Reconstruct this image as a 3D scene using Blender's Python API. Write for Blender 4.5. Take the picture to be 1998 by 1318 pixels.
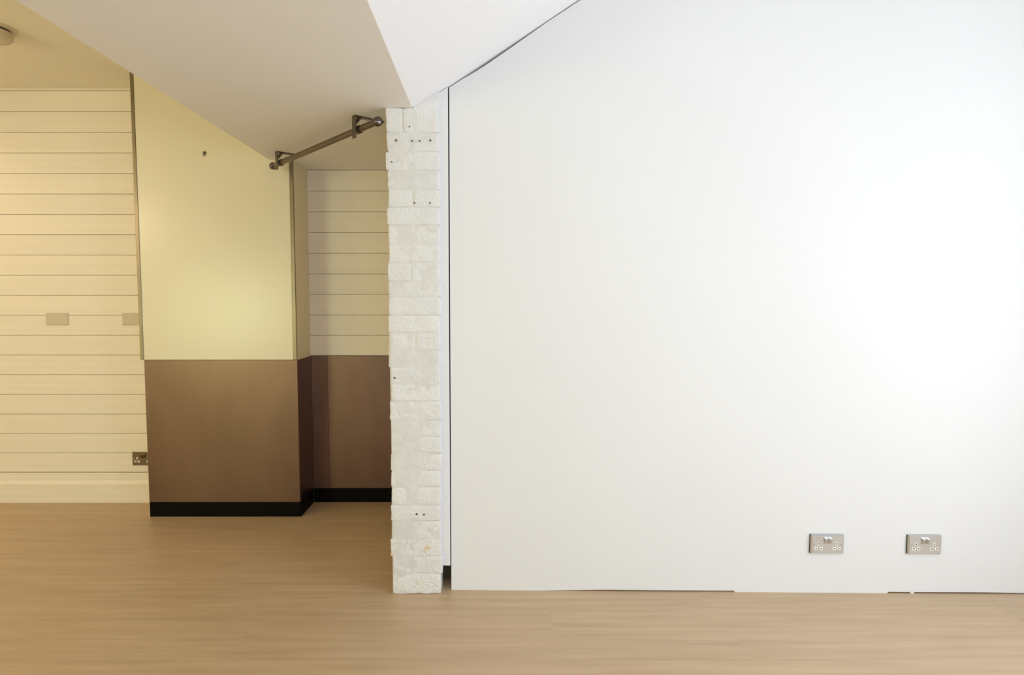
import bpy, bmesh, math, random
from mathutils import Vector, Matrix, noise

for o in list(bpy.data.objects):
    bpy.data.objects.remove(o, do_unlink=True)
S = bpy.context.scene
C = S.collection
random.seed(7)
R = math.radians

# ------------------------------------------------------------------ camera
cam_d = bpy.data.cameras.new('camera')
cam = bpy.data.objects.new('camera', cam_d)
C.objects.link(cam)
cam.location = (0, 0, 1.30)
cam.rotation_euler = (R(90) - math.atan(74 / 1160), 0, 0)
cam_d.sensor_fit = 'HORIZONTAL'
cam_d.sensor_width = 36
cam_d.lens = 1160 / 1998 * 36
cam_d.shift_x = 39 / 1998
cam_d.clip_start = 0.02
S.camera = cam

# ------------------------------------------------------------------ world, lights, exposure
W = bpy.data.worlds.new('world')
S.world = W
W.use_nodes = True
W.node_tree.nodes['Background'].inputs['Color'].default_value = (0.75, 0.86, 1.0, 1)
W.node_tree.nodes['Background'].inputs['Strength'].default_value = 1.0
S.view_settings.view_transform = 'Standard'
S.view_settings.look = 'None'
S.view_settings.exposure = 0.0
S.view_settings.gamma = 1.0
S.view_settings.use_curve_mapping = False


def area(name, loc, target, sx, sy, power, col, spread=180):
    d = bpy.data.lights.new(name, 'AREA')
    d.shape = 'RECTANGLE'
    d.size, d.size_y = sx, sy
    d.energy = power
    d.color = col
    d.spread = R(spread)
    o = bpy.data.objects.new(name, d)
    C.objects.link(o)
    o.location = loc
    o.rotation_euler = (Vector(target) - Vector(loc)).to_track_quat('-Z', 'Y').to_euler()
    return o


K = dict(win=84, rear=47, garden=56, d0=15, globe_fill=33)
# daylight through the big window in the right wall and the garden window behind the camera, with an added rear fill
area('window_daylight', (3.08, 0.60, 1.45), (0, 0.60, 1.45), 2.4, 2.2, K['win'], (0.87, 0.94, 1.0))
area('rear_fill_light', (0.85, -2.33, 1.15), (0.85, 0, 1.15), 3.4, 1.95, K['rear'], (0.93, 0.97, 1.0))  # fill light added behind made-up rear glazing for softer frontal light
area('garden_daylight', (-3.85, -2.33, 1.10), (-3.85, 0, 1.10), 1.2, 1.0, K['garden'], (0.91, 1.0, 0.54))
# warm recessed ceiling lights of the left-hand room: (x, y, power)
WARM = (1.0, 0.77, 0.49)
DOWNLIGHTS = [(-3.75, 3.05, K['d0'])]

# ------------------------------------------------------------------ materials


def mat(name, col, rough=0.5, metal=0.0, spec=0.5, var=0.0, vscale=6.0, stretch=(1, 1, 1), bump=0.0, bscale=60.0,
        col2=None, per_object=0.0, coat=0.0, rough_var=0.0, lo=0.3, hi=0.7):
    m = bpy.data.materials.new(name)
    m.use_nodes = True
    nt = m.node_tree
    b = nt.nodes['Principled BSDF']
    b.inputs['Roughness'].default_value = rough
    b.inputs['Metallic'].default_value = metal
    b.inputs['Specular IOR Level'].default_value = spec
    b.inputs['Coat Weight'].default_value = coat
    b.inputs['Coat Roughness'].default_value = 0.1
    tc = nt.nodes.new('ShaderNodeTexCoord')
    mp = nt.nodes.new('ShaderNodeMapping')
    mp.inputs['Scale'].default_value = stretch
    oi = nt.nodes.new('ShaderNodeObjectInfo')
    mul = nt.nodes.new('ShaderNodeVectorMath')
    mul.operation = 'MULTIPLY_ADD'
    cmb = nt.nodes.new('ShaderNodeCombineXYZ')
    for i, k in enumerate((37.0, 19.0, 11.0)):
        mm = nt.nodes.new('ShaderNodeMath')
        mm.operation = 'MULTIPLY'
        mm.inputs[1].default_value = k
        nt.links.new(oi.outputs['Random'], mm.inputs[0])
        nt.links.new(mm.outputs[0], cmb.inputs[i])
    mul.inputs[1].default_value = (1, 1, 1)
    nt.links.new(tc.outputs['Object'], mul.inputs[0])
    nt.links.new(cmb.outputs[0], mul.inputs[2])
    nt.links.new(mul.outputs[0], mp.inputs['Vector'])
    n = nt.nodes.new('ShaderNodeTexNoise')
    n.inputs['Scale'].default_value = vscale
    n.inputs['Detail'].default_value = 6
    nt.links.new(mp.outputs[0], n.inputs['Vector'])
    if col2 is None:
        col2 = tuple(c * (1 - var) for c in col)
    ramp = nt.nodes.new('ShaderNodeValToRGB')
    ramp.color_ramp.elements[0].position = lo
    ramp.color_ramp.elements[1].position = hi
    ramp.color_ramp.elements[0].color = (*col2, 1)
    ramp.color_ramp.elements[1].color = (*col, 1)
    nt.links.new(n.outputs['Fac'], ramp.inputs[0])
    out = ramp.outputs[0]
    if per_object:
        hv = nt.nodes.new('ShaderNodeHueSaturation')
        mr = nt.nodes.new('ShaderNodeMapRange')
        mr.inputs['To Min'].default_value = 1 - per_object
        mr.inputs['To Max'].default_value = 1 + per_object
        nt.links.new(oi.outputs['Random'], mr.inputs['Value'])
        nt.links.new(mr.outputs[0], hv.inputs['Value'])
        nt.links.new(out, hv.inputs['Color'])
        out = hv.outputs[0]
    nt.links.new(out, b.inputs['Base Color'])
    if rough_var:
        mr = nt.nodes.new('ShaderNodeMapRange')
        mr.inputs['To Min'].default_value = rough - rough_var
        mr.inputs['To Max'].default_value = rough + rough_var
        nt.links.new(n.outputs['Fac'], mr.inputs['Value'])
        nt.links.new(mr.outputs[0], b.inputs['Roughness'])
    if bump:
        n2 = nt.nodes.new('ShaderNodeTexNoise')
        n2.inputs['Scale'].default_value = bscale
        n2.inputs['Detail'].default_value = 4
        nt.links.new(mp.outputs[0], n2.inputs['Vector'])
        bp = nt.nodes.new('ShaderNodeBump')
        bp.inputs['Strength'].default_value = bump
        bp.inputs['Distance'].default_value = 0.01
        nt.links.new(n2.outputs['Fac'], bp.inputs['Height'])
        nt.links.new(bp.outputs[0], b.inputs['Normal'])
    return m


M = dict(
    ivory=mat('ivory_ceiling_paint', (0.90, 0.84, 0.70), 0.6, var=0.03, vscale=2, bump=0.02, bscale=30),
    white=mat('white_wall_paint', (0.757, 0.757, 0.765), 0.55, var=0.02, vscale=1.5, bump=0.02, bscale=40),
    ceil=mat('white_ceiling_paint', (0.92, 0.93, 0.96), 0.7, var=0.02, vscale=1.5, bump=0.03, bscale=30),
    soffit=mat('beam_paint', (0.92, 0.91, 0.90), 0.75, var=0.03, vscale=2, bump=0.05, bscale=18),
    cream=mat('cream_paint', (0.82, 0.73, 0.54), 0.5, var=0.03, vscale=2, bump=0.02, bscale=30),
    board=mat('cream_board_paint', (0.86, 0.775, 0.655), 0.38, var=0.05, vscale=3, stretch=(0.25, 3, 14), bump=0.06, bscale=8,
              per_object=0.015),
    brick=mat('white_painted_brick', (0.755, 0.755, 0.76), 0.5, var=0.07, vscale=11, bump=0.45, bscale=70, per_object=0.015),
    chipped=mat('chipped_painted_brick', (0.745, 0.74, 0.735), 0.55, col2=(0.70, 0.56, 0.38), vscale=16, bump=0.6, bscale=80, lo=0.36, hi=0.42),
    mortar=mat('painted_mortar', (0.72, 0.715, 0.71), 0.7, var=0.1, vscale=20, bump=0.3, bscale=60),
    oak=mat('light_oak_plank', (0.575, 0.42, 0.27), 0.40, spec=0.4, col2=(0.475, 0.335, 0.205), vscale=2.2, stretch=(0.8, 16, 1),
            bump=0.05, bscale=6, per_object=0.015),
    sub=mat('screed', (0.10, 0.075, 0.05), 0.9),
    gloss=mat('gloss_cream_panel', (0.75, 0.68, 0.51), 0.30, spec=0.9, var=0.02, vscale=2),
    steel=mat('brushed_steel', (0.205, 0.130, 0.098), 0.36, metal=1.0, var=0.16, vscale=2.5, stretch=(2, 2, 0.8), rough_var=0.06,
              bump=0.015, bscale=25),
    trim=mat('metal_edge_trim', (0.25, 0.205, 0.145), 0.34, metal=1.0, var=0.15, vscale=4),
    black=mat('black_plinth', (0.003, 0.0025, 0.002), 0.5, spec=0.08),
    rail=mat('brown_steel_tube', (0.20, 0.16, 0.12), 0.3, metal=1.0, var=0.15, vscale=5),
    bracket=mat('dark_steel_bracket', (0.20, 0.165, 0.125), 0.35, metal=1.0, var=0.2, vscale=20),
    chrome=mat('dark_chrome_cap', (0.16, 0.14, 0.14), 0.08, metal=1.0),
    brown_metal=mat('brown_metal_plate', (0.20, 0.15, 0.095), 0.36, metal=1.0, var=0.08, vscale=8),
    socket=mat('brushed_socket_steel', (0.67, 0.69, 0.70), 0.33, metal=1.0, var=0.05, vscale=8),
    insert=mat('white_socket_plastic', (0.86, 0.84, 0.78), 0.35),
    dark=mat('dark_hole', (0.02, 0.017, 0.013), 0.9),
    screw=mat('screw_metal', (0.55, 0.54, 0.52), 0.3, metal=1.0),
    plate=mat('cream_plate', (0.62, 0.54, 0.41), 0.45, var=0.04, vscale=5),
    alarm=mat('ivory_plastic', (0.66, 0.57, 0.41), 0.45, var=0.03, vscale=5),
    frame=mat('white_frame', (0.8, 0.8, 0.8), 0.4),
    holem=mat('dark_screw_hole', (0.06, 0.05, 0.045), 0.7),
)
m = bpy.data.materials.new('window_glass')
m.use_nodes = True
nt = m.node_tree
nt.nodes.remove(nt.nodes['Principled BSDF'])
t_, g_, x_ = nt.nodes.new('ShaderNodeBsdfTransparent'), nt.nodes.new('ShaderNodeBsdfGlossy'), nt.nodes.new('ShaderNodeMixShader')
g_.inputs['Roughness'].default_value = 0.02
x_.inputs[0].default_value = 0.06
nt.links.new(t_.outputs[0], x_.inputs[1])
nt.links.new(g_.outputs[0], x_.inputs[2])
nt.links.new(x_.outputs[0], nt.nodes['Material Output'].inputs['Surface'])
M['glass'] = m


def glow(name, strength):
    lm = bpy.data.materials.new(name)
    lm.use_nodes = True
    lb = lm.node_tree.nodes['Principled BSDF']
    lb.inputs['Base Color'].default_value = (0.8, 0.75, 0.65, 1)
    lb.inputs['Emission Color'].default_value = (*WARM, 1)
    lb.inputs['Emission Strength'].default_value = strength
    return lm


M['lens'] = glow('warm_lamp_lens', K['d0'] * 0.3)
M['globe'] = glow('warm_fill_globe', K['globe_fill'])

# ------------------------------------------------------------------ helpers


def tag(o, label=None, cat=None, group=None, kind=None):
    if label:
        o['label'] = label
    if cat:
        o['category'] = cat
    if group:
        o['group'] = group
    if kind:
        o['kind'] = kind
    return o


def link(name, me, material, parent=None, loc=(0, 0, 0), rot=(0, 0, 0)):
    o = bpy.data.objects.new(name, me)
    C.objects.link(o)
    if material is not None and len(me.materials) == 0:
        me.materials.append(M[material])
    o.parent = parent
    o.location = loc
    o.rotation_euler = rot
    return o


def to_mesh(bm, name, smooth=False):
    bmesh.ops.recalc_face_normals(bm, faces=bm.faces[:])
    me = bpy.data.meshes.new(name)
    bm.to_mesh(me)
    bm.free()
    if smooth:
        for p in me.polygons:
            p.use_smooth = True
    return me


def box_mesh(sx, sy, sz, bevel=0.0, seg=1):
    bm = bmesh.new()
    bmesh.ops.create_cube(bm, size=1)
    bmesh.ops.scale(bm, vec=(sx, sy, sz), verts=bm.verts[:])
    if bevel:
        bmesh.ops.bevel(bm, geom=bm.edges[:], offset=bevel, segments=seg, affect='EDGES', profile=0.5)
    return to_mesh(bm, 'box')


def empty(name, loc, rz=0, parent=None):
    o = bpy.data.objects.new(name, None)
    C.objects.link(o)
    o.empty_display_size = 0.1
    o.location = loc
    o.rotation_euler = (0, 0, rz)
    o.parent = parent
    return o


def slab(name, x0, x1, y0, y1, z0, z1, material, parent=None, bevel=0.0, seg=1):
    """a box between world (or parent-relative) limits, its origin at its centre"""
    p = Vector((0, 0, 0))
    if parent is not None:
        p = parent.location.copy()
        if parent.parent is not None:
            p += parent.parent.location
    c = Vector(((x0 + x1) / 2, (y0 + y1) / 2, (z0 + z1) / 2)) - p
    return link(name, box_mesh(x1 - x0, y1 - y0, z1 - z0, bevel, seg), material, parent, c)


def prism_mesh(profile, axis, a0, a1):
    """extrude a closed 2-D profile: axis 'x' takes (y, z) pairs, axis 'y' takes (x, z) pairs"""
    bm = bmesh.new()
    rings = []
    for a in (a0, a1):
        rings.append([bm.verts.new((a, u, v) if axis == 'x' else (u, a, v)) for u, v in profile])
    n = len(profile)
    for i in range(n):
        bm.faces.new((rings[0][i], rings[0][(i + 1) % n], rings[1][(i + 1) % n], rings[1][i]))
    bm.faces.new(rings[0])
    bm.faces.new(rings[1][::-1])
    return to_mesh(bm, 'prism')


def lathe_mesh(profile, n=32, smooth=True):
    """profile of (radius, z) pairs turned about z"""
    bm = bmesh.new()
    rings = []
    for r, z in profile:
        if r < 1e-6:
            rings.append([bm.verts.new((0, 0, z))])
        else:
            rings.append([bm.verts.new((r * math.cos(2 * math.pi * k / n), r * math.sin(2 * math.pi * k / n), z)) for k in range(n)])
    for a, b in zip(rings, rings[1:]):
        for k in range(n):
            v = [a[k % len(a)], a[(k + 1) % len(a)], b[(k + 1) % len(b)], b[k % len(b)]]
            u = []
            for w in v:
                if w not in u:
                    u.append(w)
            if len(u) > 2:
                bm.faces.new(u)
    me = to_mesh(bm, 'lathe', smooth)
    if smooth:
        me.set_sharp_from_angle(angle=R(40))
    return me


# ------------------------------------------------------------------ the place, in metres
YB = 3.755           # face of the boarded back wall
YC = 3.488           # face of the chimney breast
CX0, CX1 = -2.05, -1.15
ZS = 2.105           # underside of the beam
BX0, BX1 = -1.285, -0.333
ZC = 2.60            # ceiling of the left-hand room
PX0, PX1 = -0.445, -0.222
PY0, PY1 = 2.55, 2.79
XL, XR, YR = -4.6, 2.95, -2.2
SL = 0.646           # slope of the vaulted ceiling


def zslope(x):
    return ZS + SL * (x - BX1)


def ypanel(x):
    return 2.588 - 0.015 * (x + 0.184)


# floor: screed with an oak plank floor on it
floor = tag(slab('floor', XL - 0.1, XR + 0.1, YR - 0.1, YB + 0.12, -0.16, -0.012, 'sub'), kind='structure',
            label='light oak plank floor running the width of the room', cat='floor')
PW, PL = 0.19, 1.9
plank = box_mesh(PL - 0.0003, PW - 0.0003, 0.0125)
row = 0
y = YB - PW / 2 + 0.02
while y > YR - 0.05:
    x = XL - random.uniform(0.1, 1.6)
    while x < XR:
        if x + PL > XL:
            link('plank', plank, 'oak', floor, Vector((x + PL / 2, y, -0.00625)) - floor.location)
        x += PL
    y -= PW
    row += 1

# back wall: backing with painted boards on it, left and right of the chimney breast
back = tag(slab('wall_back', XL - 0.1, XR + 0.1, YB + 0.016, YB + 0.12, 0, 4.4, 'cream'), kind='structure',
           label='cream horizontal boarded back wall', cat='wall')


def boards(x0, x1, edges, parent):
    gap = 0.0022
    meshes = {}
    for a, b in zip(edges, edges[1:]):
        h = round(abs(a - b), 4)
        key = (h,)
        if key not in meshes:
            hh, c, d = (h - gap) / 2, 0.0015, 0.018
            prof = [(d / 2, -hh), (d / 2, hh), (-d / 2 + c, hh), (-d / 2, hh - c), (-d / 2, -hh + c), (-d / 2 + c, -hh)]
            meshes[key] = prism_mesh(prof, 'x', -(x1 - x0) / 2, (x1 - x0) / 2)
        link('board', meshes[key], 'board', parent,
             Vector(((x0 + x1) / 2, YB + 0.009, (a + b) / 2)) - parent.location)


edgesL = [2.587 - 0.126 * k for k in range(20)]
boards(XL, CX0, edgesL, back)
boards(CX1, BX1 - 0.02, [ZS - 0.001] + [1.976 - 0.1288 * k for k in range(9)], back)
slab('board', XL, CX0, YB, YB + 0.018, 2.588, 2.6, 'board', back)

# skirting of the left-hand part, with a sloped moulded top
prof = [(YB, 0), (YB, 0.1915), (YB - 0.006, 0.1905), (YB - 0.008, 0.186), (YB - 0.008, 0.142), (YB - 0.012, 0.134),
        (YB - 0.020, 0.125), (YB - 0.022, 0.119), (YB - 0.0205, 0.116), (YB - 0.0205, 0.0)]
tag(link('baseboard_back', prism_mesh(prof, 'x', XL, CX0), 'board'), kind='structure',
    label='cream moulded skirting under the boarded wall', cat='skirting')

# chimney breast
breast = tag(slab('wall_breast', CX0, CX1, YC + 0.010, YB + 0.01, 0, ZC, 'cream', bevel=0.001), kind='structure',
             label='cream chimney breast standing out from the boarded wall', cat='wall')

# ceilings and beam
tag(slab('ceiling', XL - 0.1, BX0 + 0.02, YR - 0.1, YB + 0.1, ZC, ZC + 0.1, 'ivory'), kind='structure',
    label='flat cream ceiling of the boarded room', cat='ceiling')
tag(slab('ceiling_beam', BX0, BX1, YR - 0.1, YB + 0.1, ZS, ZC + 0.12, 'soffit', bevel=0.004, seg=2), kind='structure',
    label='broad boxed white beam with flat underside above the clothes rail', cat='beam')
pr = [(BX1 - 0.003, ZS + 0.0005), (XR + 0.1, zslope(XR + 0.1)), (XR + 0.1, zslope(XR + 0.1) + 0.12), (BX1 - 0.003, ZS + 0.12)]
tag(link('ceiling_slope', prism_mesh(pr, 'y', YR - 0.1, YB + 0.1), 'ceil'), kind='structure',
    label='bright white sloping ceiling rising away from the beam', cat='ceiling')

# shell around the camera
tag(slab('wall_left', XL - 0.1, XL, YR, YB, 0, ZC, 'cream'), kind='structure')
tag(slab('wall_recess', -0.345, -0.24, PY1 + 0.001, YB, 0, ZS, 'cream'), kind='structure',
    label='cream return wall behind the brick pillar', cat='wall')


def holed_wall(name, axis, a, thick, u0, u1, z0, z1, holes, material):
    """wall across axis at coordinate a with openings (u0, u1, z0, z1), in one mesh"""
    bm = bmesh.new()
    rects, u = [], u0
    for hu0, hu1, hz0, hz1 in holes:
        rects += [(u, hu0, z0, z1), (hu0, hu1, z0, hz0), (hu0, hu1, hz1, z1)]
        u = hu1
    rects.append((u, u1, z0, z1))
    for (p0, p1, q0, q1) in rects:
        r = bmesh.ops.create_cube(bm, size=1)
        for v in r['verts']:
            uu = p0 if v.co.x < 0 else p1
            w = a if v.co.y < 0 else a + thick
            z = q0 if v.co.z < 0 else q1
            v.co = (w, uu, z) if axis == 'x' else (uu, w, z)
    return tag(link(name, to_mesh(bm, name), material), kind='structure')


holed_wall('wall_right', 'x', XR, 0.1, YR, YB, 0, 4.4, [(-0.55, 1.75, 0.3, 2.6)], 'white')
holed_wall('wall_rear', 'y', YR - 0.1, 0.1, XL, XR, 0, 4.4, [(-4.5, -3.2, 0.55, 1.65), (-0.9, 2.6, 0.15, 2.15)], 'white')


def window(name, axis, a, u0, u1, z0, z1, nu, nz):
    root = tag(empty(name, (a, (u0 + u1) / 2, z0) if axis == 'x' else ((u0 + u1) / 2, a, z0)), kind='structure')
    w, d = 0.05, 0.03

    def bar(nm, p0, p1, q0, q1, material='frame', dd=d):
        if axis == 'x':
            slab(nm, a - dd, a + dd, p0, p1, q0, q1, material, root)
        else:
            slab(nm, p0, p1, a - dd, a + dd, q0, q1, material, root)
    bar('frame_stile', u0, u0 + w, z0, z1)
    bar('frame_stile', u1 - w, u1, z0, z1)
    bar('frame_rail', u0 + w, u1 - w, z0, z0 + w)
    bar('frame_rail', u0 + w, u1 - w, z1 - w, z1)
    for k in range(1, nu):
        c = u0 + (u1 - u0) * k / nu
        bar('glazing_bar', c - 0.015, c + 0.015, z0 + w, z1 - w)
    for i in range(nu):
        for j in range(nz):
            bar('pane', u0 + (u1 - u0) * i / nu + 0.02, u0 + (u1 - u0) * (i + 1) / nu - 0.02,
                z0 + (z1 - z0) * j / nz + 0.02, z0 + (z1 - z0) * (j + 1) / nz - 0.02, 'glass', 0.002)


window('window_1', 'x', XR + 0.04, -0.55, 1.75, 0.3, 2.6, 2, 1)
window('window_2', 'y', YR - 0.04, -4.5, -3.2, 0.55, 1.65, 1, 1)
window('fill_window', 'y', YR - 0.04, -0.9, 2.6, 0.15, 2.15, 4, 1)  # glazing made up out of view to carry the rear fill

# big white wall panel on the right: a thick partition that stops just short of floor, slope and pillar
bot = [(-0.182, 0.0), (0.20, 0.0), (0.33, 0.0025), (0.50, 0.006), (0.75, 0.0055), (1.00, 0.006), (1.078, 0.0065), (1.080, 0.0),
       (1.45, 0.0), (1.753, 0.0), (1.755, 0.006), (1.852, 0.006), (1.856, 0.0), (1.868, 0.0), (1.872, 0.006), (2.15, 0.007), (2.35, 0.005), (XR - 0.002, 0.005)]
top = [(XR - 0.002, 0.006), (1.2, 0.006), (0.39, 0.005), (0.24, 0.003), (0.19, 0.005), (0.08, 0.009), (0.0, 0.011), (-0.07, 0.010), (-0.12, 0.005), (-0.182, 0.003)]
bm = bmesh.new()
outline = [(x, z) for x, z in bot] + [(x, zslope(x) - g) for x, g in top]
f = [bm.verts.new((x, ypanel(x), z)) for x, z in outline]
b_ = [bm.verts.new((x, ypanel(x) + 0.09, z)) for x, z in outline]
bm.faces.new(f)
bm.faces.new(b_[::-1])
for i in range(len(f)):
    j = (i + 1) % len(f)
    bm.faces.new((f[i], b_[i], b_[j], f[j]))
tag(link('wall_front', to_mesh(bm, 'wall_front'), 'white'), kind='structure',
    label='large smooth white partition wall with two steel sockets', cat='wall')

# white batten between pillar and panel, short of the floor
bm = bmesh.new()
pts = [(-0.236, 0.119), (-0.1865, 0.117), (-0.1875, zslope(-0.1875) - 0.001), (-0.236, zslope(-0.236) - 0.001)]
fv = [bm.verts.new((x, 2.577, z)) for x, z in pts]
bv = [bm.verts.new((x, 2.600, z)) for x, z in pts]
bm.faces.new(fv)
bm.faces.new(bv[::-1])
for i in range(4):
    j = (i + 1) % 4
    bm.faces.new((fv[i], bv[i], bv[j], fv[j]))
bmesh.ops.bevel(bm, geom=[e for e in bm.edges if abs(e.verts[0].co.z - e.verts[1].co.z) > 1], offset=0.002, segments=2, affect='EDGES')
tag(link('trim_1', to_mesh(bm, 'trim'), 'white'), kind='structure',
    label='narrow white filler batten between brick pillar and white partition', cat='trim')
# dark stud added behind the batten so its gap and hole read dark
tag(slab('trim_2', -0.238, -0.150, 2.700, 2.760, 0, 2.12, 'sub'), kind='structure',
    label='dark stud added to keep the gap behind the filler batten dark', cat='trim')

# ------------------------------------------------------------------ brick pillar
pillar = tag(empty('brick_pillar', ((PX0 + PX1) / 2, (PY0 + PY1) / 2, 0)), kind='structure',
             label='white painted rough brick pillar with screw holes', cat='pillar')


def ticks(h, r, n):
    inner = [-h + r + (2 * h - 2 * r) * k / n for k in range(n + 1)]
    return [-h, -h + r * 0.35] + inner + [h - r * 0.35, h]


def brick_mesh(w, d, h, seed, rough=1.0):
    r = 0.005
    ax = [ticks(w / 2, r, max(3, int(w / 0.016))), ticks(d / 2, r, 8), ticks(h / 2, r, 4)]
    half = (w / 2, d / 2, h / 2)
    bm = bmesh.new()
    for a in range(3):
        u, v = (a + 1) % 3, (a + 2) % 3
        for s in (-1, 1):
            g = []
            for p in ax[u]:
                line = []
                for q in ax[v]:
                    co = [0, 0, 0]
                    co[a], co[u], co[v] = s * half[a], p, q
                    line.append(bm.verts.new(co))
                g.append(line)
            for i in range(len(g) - 1):
                for j in range(len(g[0]) - 1):
                    bm.faces.new((g[i][j], g[i + 1][j], g[i + 1][j + 1], g[i][j + 1]))
    bmesh.ops.remove_doubles(bm, verts=bm.verts[:], dist=1e-5)
    off = Vector((seed * 3.1, seed * 1.7, seed * 0.9))
    for v in bm.verts:
        q = Vector([max(-half[k] + r, min(half[k] - r, v.co[k])) for k in range(3)])
        dv = v.co - q
        n = dv.normalized() if dv.length > 1e-6 else Vector((0, 0, 0))
        p = q + n * r if dv.length > 1e-6 else v.co.copy()
        k = noise.noise(p * 16 + off) * 0.0032 + noise.noise(p * 70 + off) * 0.0019 * rough
        if dv.length > 1e-6:
            p += n * k
        v.co = p
    return to_mesh(bm, 'brick', True)


zj = [2.106, 2.003, 1.923, 1.846, 1.765, 1.692, 1.615, 1.535, 1.459, 1.378, 1.311, 1.232, 1.157, 1.082, 1.007, 0.935, 0.860, 0.777,
      0.702, 0.628, 0.553, 0.481, 0.400, 0.329, 0.248, 0.170, 0.092, 0.0]
two = {0: -0.375, 4: -0.335, 6: -0.336, 8: -0.345, 12: -0.330, 14: -0.336, 16: -0.325, 18: -0.320, 19: -0.322, 24: -0.350}
dl = [0, 0.001, -0.004, 0.004, 0.006, 0.0, 0.003, 0.006, -0.001, 0.001, 0.004]
rough_rows = {0: 2.0, 6: 1.6, 8: 2.2, 16: 2.4, 24: 2.4, 26: 2.2, 25: 1.6, 3: 1.3}
for k, (zt, zb) in enumerate(zip(zj, zj[1:])):
    j0 = PX0 + dl[k % len(dl)] + random.uniform(-0.0015, 0.0015) + (0.003 if k > 12 else 0)
    j1 = PX1 + random.uniform(-0.004, 0.003)
    fy = random.uniform(-0.0015, 0.0025)
    spans = [(j0, j1)] if k not in two else [(j0, two[k] - 0.001), (two[k] + 0.001, j1)]
    for i, (a, b) in enumerate(spans):
        h = zt - zb - 0.002
        me = brick_mesh(b - a, PY1 - PY0 - 0.004, h, k * 2.3 + i * 7.7, rough_rows.get(k, 0.8))
        link('brick', me, 'chipped' if k >= 24 and k != 25 else 'brick', pillar,
             Vector(((a + b) / 2, (PY0 + PY1) / 2 + fy + random.uniform(-0.001, 0.001), (zt + zb) / 2)) - pillar.location)
core = brick_mesh(PX1 - PX0 - 0.011, PY1 - PY0 - 0.007, ZS - 0.002, 91.3, 1.4)
link('mortar_core', core, 'mortar', pillar, (0, -0.0005, (ZS - 0.002) / 2))
# painted top of the pillar, running up to the sloping ceiling
pt = [(-0.330, 2.095), (PX1 - 0.002, 2.095), (PX1 - 0.002, zslope(PX1 - 0.002) + 0.003), (-0.330, zslope(-0.330) + 0.003)]
link('top_fill', prism_mesh([(a - pillar.location.x, b) for a, b in pt], 'y', PY0 + 0.001 - pillar.location.y, PY1 - 0.004 - pillar.location.y), 'brick', pillar)
hole = lathe_mesh([(0, 0.0), (0.0034, 0.0), (0.0034, 0.004), (0, 0.004)], 12)  # dark discs painting the shade inside the screw holes
for x, z, s in [(-0.347, 2.026, 0.8), (-0.403, 1.969, 1.2), (-0.336, 1.967, 1.0), (-0.304, 1.967, 0.9), (-0.259, 1.969, 1.1),
                (-0.423, 1.880, 0.8), (-0.328, 1.709, 1.0), (-0.263, 1.709, 0.9), (-0.420, 0.962, 1.1), (-0.330, 0.362, 1.3), (-0.298, 0.360, 1.1)]:
    o = link('screw_hole', hole, 'holem', pillar, Vector((x, PY0 + 0.0005, z)) - pillar.location, (R(90), 0, 0))
    o.scale = (s, s, 1)

# ------------------------------------------------------------------ cream gloss panel and steel cladding of the chimney breast
gp = tag(empty('wall_panel', ((CX0 + CX1) / 2, YC, 0.945)),
         'glossy cream upper wall panel with metal edge strips on the chimney breast', 'wall panel')
slab('panel_sheet', CX0 - 0.001, CX1 - 0.021, YC, YC + 0.010, 0.946, ZC - 0.002, 'gloss', gp, 0.001)
slab('edge_strip', CX0 - 0.021, CX0 - 0.0012, YC - 0.003, YC + 0.014, 0.946, ZC - 0.002, 'trim', gp, 0.0015)
slab('edge_strip', CX1 - 0.0208, CX1 + 0.001, YC - 0.003, YC + 0.0095, 0.946, ZS - 0.001, 'trim', gp, 0.0015)
hk = link('screw_hook', lathe_mesh([(0, 0), (0.010, 0), (0.010, 0.003), (0.004, 0.005), (0.0035, 0.014), (0, 0.0145)], 14), 'bracket', gp,
          Vector((-1.657, YC - 0.0001, 2.144)) - gp.location, (R(90), 0, 0))
slab('hook_stem', -1.660, -1.654, YC - 0.014, YC - 0.009, 2.122, 2.142, 'bracket', gp, 0.001)

st = tag(empty('steel_cladding', ((CX0 + CX1) / 2, YC, 0.09)),
         'brushed steel sheet cladding wrapped round the lower chimney breast', 'cladding')
slab('front_sheet', CX0, CX1 + 0.002, YC - 0.001, YC + 0.0095, 0.090, 0.944, 'steel', st, 0.001)
slab('side_sheet', CX1 + 0.0005, CX1 + 0.005, YC + 0.010, YB - 0.0065, 0.090, 0.944, 'steel', st, 0.0006)
sb = tag(empty('steel_cladding', ((CX1 + BX1) / 2, YB, 0.09)),
         'brushed steel sheet on the back wall of the recess below short boards', 'cladding')
slab('corner_sheet', CX1 + 0.0055, -1.045, YB - 0.006, YB + 0.014, 0.090, 0.944, 'steel', sb, 0.0006)
slab('back_sheet', -1.0445, BX1 - 0.014, YB - 0.004, YB + 0.014, 0.090, 0.944, 'steel', sb, 0.0006)

# black plinths
pl = tag(empty('baseboard_breast', ((CX0 + CX1) / 2, YC, 0)), kind='structure',
         label='black plinth round the foot of the chimney breast', cat='plinth')
slab('plinth_board', CX0, -1.290, YC + 0.001, YC + 0.0098, 0, 0.089, 'black', pl, 0.0008)
slab('plinth_board', -1.289, CX1, YC + 0.001, YC + 0.0098, 0, 0.089, 'black', pl, 0.0008)
slab('plinth_board', CX1 + 0.0002, CX1 + 0.006, YC + 0.002, YB - 0.012, 0, 0.089, 'black', pl, 0.0008)
tag(slab('baseboard_recess', CX1 + 0.007, BX1 - 0.014, YB - 0.010, YB + 0.014, 0, 0.089, 'black', bevel=0.0008), kind='structure',
    label='black plinth along the back of the recess', cat='plinth')

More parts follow.
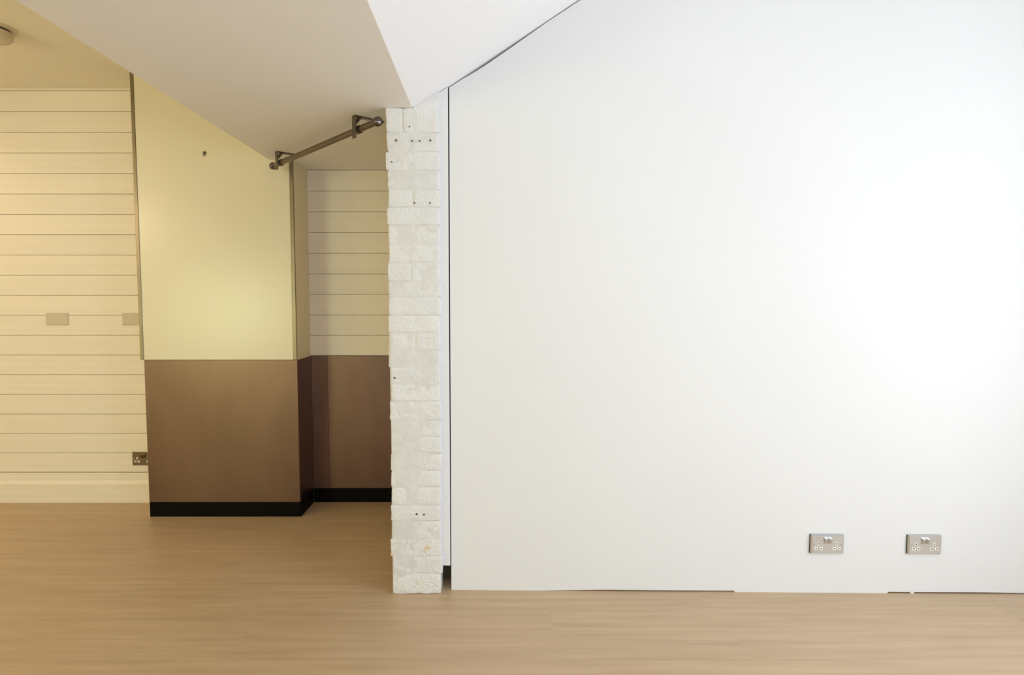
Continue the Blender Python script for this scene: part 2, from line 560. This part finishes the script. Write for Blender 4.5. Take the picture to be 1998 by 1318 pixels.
# ------------------------------------------------------------------ hanging rail under the beam
A = Vector((-1.230, 3.390, 2.047))
B = Vector((-0.477, 2.548, 2.048))
L = (B - A).length
dirv = (B - A).normalized()
rz = math.atan2(dirv.y, dirv.x)
rail = tag(empty('hanging_rail', (A + B) / 2, rz), 'dark metal clothes rail hung on two brackets under the beam', 'clothes rail')


def tube_x(r, l, n=24):
    bm = bmesh.new()
    bmesh.ops.create_cone(bm, cap_ends=True, segments=n, radius1=r, radius2=r, depth=l)
    bmesh.ops.rotate(bm, verts=bm.verts[:], cent=(0, 0, 0), matrix=Matrix.Rotation(R(90), 3, 'Y'))
    me = to_mesh(bm, 'tube', True)
    me.set_sharp_from_angle(angle=R(40))
    return me


RR = 0.0140
link('tube', tube_x(RR, L - 0.02), 'rail', rail)
cap_me = lathe_mesh([(0, -0.006), (0.0155, -0.006), (0.0195, 0.0), (0.0205, 0.010), (0.0195, 0.020), (0.015, 0.026), (0.007, 0.0285), (0, 0.029)], 28)
link('end_cap', cap_me, 'chrome', rail, (L / 2 - 0.016, 0, 0), (0, R(90), 0))
link('end_cap', cap_me, 'chrome', rail, (-L / 2 + 0.016, 0, 0), (0, R(-90), 0))
zt = ZS - 2.0475
# bracket: foot screwed to the beam, strap hanging on the side of the tube, clip and brace; -y is the side towards the room
foot_me = box_mesh(0.026, 0.150, 0.006, 0.001)
strap_me = box_mesh(0.026, 0.006, 0.098, 0.001)
clip_bm = bmesh.new()
ri, ro, w = RR + 0.0005, RR + 0.004, 0.011
ra = []
for k in range(24):
    a = 2 * math.pi * k / 24
    ra.append([clip_bm.verts.new((sx, rr * math.cos(a), rr * math.sin(a))) for sx, rr in ((-w, ri), (w, ri), (w, ro), (-w, ro))])
for k in range(24):
    p, q = ra[k], ra[(k + 1) % 24]
    for i in range(4):
        clip_bm.faces.new((p[i], p[(i + 1) % 4], q[(i + 1) % 4], q[i]))
clip_me = to_mesh(clip_bm, 'clip', True)
clip_me.set_sharp_from_angle(angle=R(40))
brace_me = prism_mesh([(-0.021, 0.010), (-0.021, 0.026), (0.012, zt - 0.006), (-0.002, zt - 0.006)], 'x', -0.008, 0.008)
screw_me = lathe_mesh([(0, 0), (0.005, 0), (0.004, 0.0025), (0, 0.003)], 12)
for s in (0.165, L - 0.112):
    bx = L / 2 - s
    br = empty('bracket', (bx, 0, 0), 0, rail)
    link('foot', foot_me, 'bracket', br, (0, 0.0495, zt - 0.003))
    link('strap', strap_me, 'bracket', br, (0, -0.0225, zt - 0.049 - 0.0005))
    link('clip', clip_me, 'bracket', br)
    link('brace', brace_me, 'bracket', br, (0, 0, 0))
    for yy in (0.055, 0.110):
        link('screw', screw_me, 'screw', br, (0, yy, zt - 0.006), (R(180), 0, 0))

# ------------------------------------------------------------------ sockets
SW, SH = 0.146, 0.086


def bevelled_plate(w, h, d, b):
    bm = bmesh.new()
    lo = [bm.verts.new((sx * w / 2, 0, sz * h / 2)) for sx, sz in ((-1, -1), (1, -1), (1, 1), (-1, 1))]
    md = [bm.verts.new((sx * w / 2, -d * 0.45, sz * h / 2)) for sx, sz in ((-1, -1), (1, -1), (1, 1), (-1, 1))]
    hi = [bm.verts.new((sx * (w / 2 - b), -d, sz * (h / 2 - b))) for sx, sz in ((-1, -1), (1, -1), (1, 1), (-1, 1))]
    bm.faces.new(lo)
    bm.faces.new(hi)
    for r0, r1 in ((lo, md), (md, hi)):
        for i in range(4):
            j = (i + 1) % 4
            bm.faces.new((r0[i], r0[j], r1[j], r1[i]))
    e = [x for x in bm.edges if abs(x.verts[0].co.y - x.verts[1].co.y) > 1e-4]
    bmesh.ops.bevel(bm, geom=e, offset=0.002, segments=2, affect='EDGES')
    return to_mesh(bm, 'plate')


plate_me = bevelled_plate(SW, SH, 0.011, 0.0045)
rock_me = prism_mesh([(0.002, -0.0125), (-0.003, -0.0125), (-0.0085, 0.008), (-0.008, 0.0125), (0.002, 0.0125)], 'x', -0.0065, 0.0065)
pin_me = box_mesh(0.0142, 0.0035, 0.0125, 0.001)
slot_me = box_mesh(0.0062, 0.0008, 0.0038)
earth_me = box_mesh(0.0112, 0.0035, 0.0150, 0.003, 2)
eslot_me = box_mesh(0.0036, 0.0008, 0.0074)
scr_me = lathe_mesh([(0, 0), (0.0038, 0), (0.0034, 0.0009), (0, 0.0011)], 14)


plate2_me, rock2_me = plate_me.copy(), rock_me.copy()  # second set for a socket in darker brown metal
shade_gap_me = box_mesh(0.1440, 0.0040, 0.0845)


def socket(loc, rz, label, D=0.014, metal='socket', group='double sockets'):
    t = tag(empty('double_socket', loc, rz), label, 'socket', group)
    link('plate', plate_me if metal == 'socket' else plate2_me, metal, t, (0.001, -0.003, 0))
    link('shade_gap', shade_gap_me, 'dark', t, (-0.0012, -0.0022, 0.0005))  # dark slab set off to the left, painting the shadow gap behind the plate
    for s in (-1, 1):
        link('rocker', rock_me if metal == 'socket' else rock2_me, metal, t, (s * 0.0088, -D, 0.0185))
        e = link('earth_insert', earth_me, 'insert', t, (s * 0.039, -D, 0.0045))
        link('slot', eslot_me, 'dark', e, (0, -0.0019, 0.0008))
        for q in (-1, 1):
            p = link('pin_insert', pin_me, 'insert', t, (s * 0.039 + q * 0.0106, -D, -0.0165))
            link('slot', slot_me, 'dark', p, (0, -0.0019, 0.001))
        link('fixing_screw', scr_me, 'screw', t, (s * 0.060, -D, 0.0), (R(90), 0, 0))
    return t


ra_ = -math.atan(0.015)
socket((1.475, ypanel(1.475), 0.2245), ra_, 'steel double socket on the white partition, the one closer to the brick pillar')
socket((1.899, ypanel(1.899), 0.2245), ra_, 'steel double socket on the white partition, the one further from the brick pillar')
socket((-2.229, YB, 0.2835), 0, 'brown metal double socket low on the cream boards beside the chimney breast', metal='brown_metal',
       group='double sockets')

blank_me = bevelled_plate(0.143, 0.078, 0.006, 0.003)
for x, lab in ((-2.745, 'blank cream outlet plate alone on the open boards'), (-2.262, 'blank cream outlet plate tucked beside the cream chimney panel')):
    t = tag(empty('outlet_plate', (x, YB, 1.1775)), lab, 'outlet plate', 'blank plates on the boards')
    link('plate', blank_me, 'plate', t)
    for s in (-1, 1):
        link('fixing_screw', scr_me, 'plate', t, (s * 0.058, -0.006, 0), (R(90), 0, 0))

# ------------------------------------------------------------------ smoke detector on the left-hand ceiling
sd = tag(empty('smoke_detector', (-2.398, 2.935, ZC)), 'round ivory smoke detector on the cream ceiling', 'smoke detector')
link('base_ring', lathe_mesh([(0, 0), (0.102, 0), (0.102, -0.003), (0.094, -0.008), (0, -0.008)], 40), 'alarm', sd)
link('vent_band', lathe_mesh([(0.074, -0.008), (0.074, -0.018), (0, -0.018)], 40), 'dark', sd)
link('housing', lathe_mesh([(0, -0.0175), (0.082, -0.0175), (0.084, -0.022), (0.083, -0.045), (0.072, -0.054), (0.04, -0.057), (0, -0.058)], 40), 'alarm', sd)

# ------------------------------------------------------------------ recessed downlights of the left-hand ceiling
ring_me = lathe_mesh([(0.036, 0.0), (0.038, -0.004), (0.048, -0.005), (0.050, -0.001), (0.050, 0.0)], 28)
lens_me = lathe_mesh([(0, -0.001), (0.036, -0.001)], 28)
for x, y, pw in DOWNLIGHTS:
    t = tag(empty('downlight', (x, y, ZC)), 'round recessed warm downlight in the cream ceiling', 'downlight', 'recessed downlights')
    link('bezel', ring_me, 'frame', t)
    link('lens', lens_me, 'lens', t)
    d = bpy.data.lights.new('downlight_lamp', 'SPOT')
    d.energy = pw
    d.color = WARM
    d.spot_size = R(160)
    d.spot_blend = 0.6
    d.shadow_soft_size = 0.04
    o = bpy.data.objects.new('downlight_lamp', d)
    C.objects.link(o)
    o.parent = t
    o.location = (0, 0, -0.05)

# hanging globe added out of view to light the left-hand ceiling and walls
pd = tag(empty('fill_globe', (-3.45, 1.35, ZC)), 'warm globe fill light added out of view on a thin cord', 'added fill light')
link('ceiling_rose', lathe_mesh([(0, 0), (0.05, 0), (0.048, -0.012), (0.012, -0.028), (0, -0.028)], 28), 'frame', pd)
link('cord', lathe_mesh([(0.003, -0.028), (0.003, -0.40)], 10), 'dark', pd)
link('lamp_holder', lathe_mesh([(0, -0.38), (0.022, -0.39), (0.024, -0.45), (0, -0.452)], 20), 'frame', pd)
link('globe', lathe_mesh([(0.13 * math.sin(math.pi * k / 16), -0.575 + 0.13 * math.cos(math.pi * k / 16)) for k in range(17)], 32), 'globe', pd)
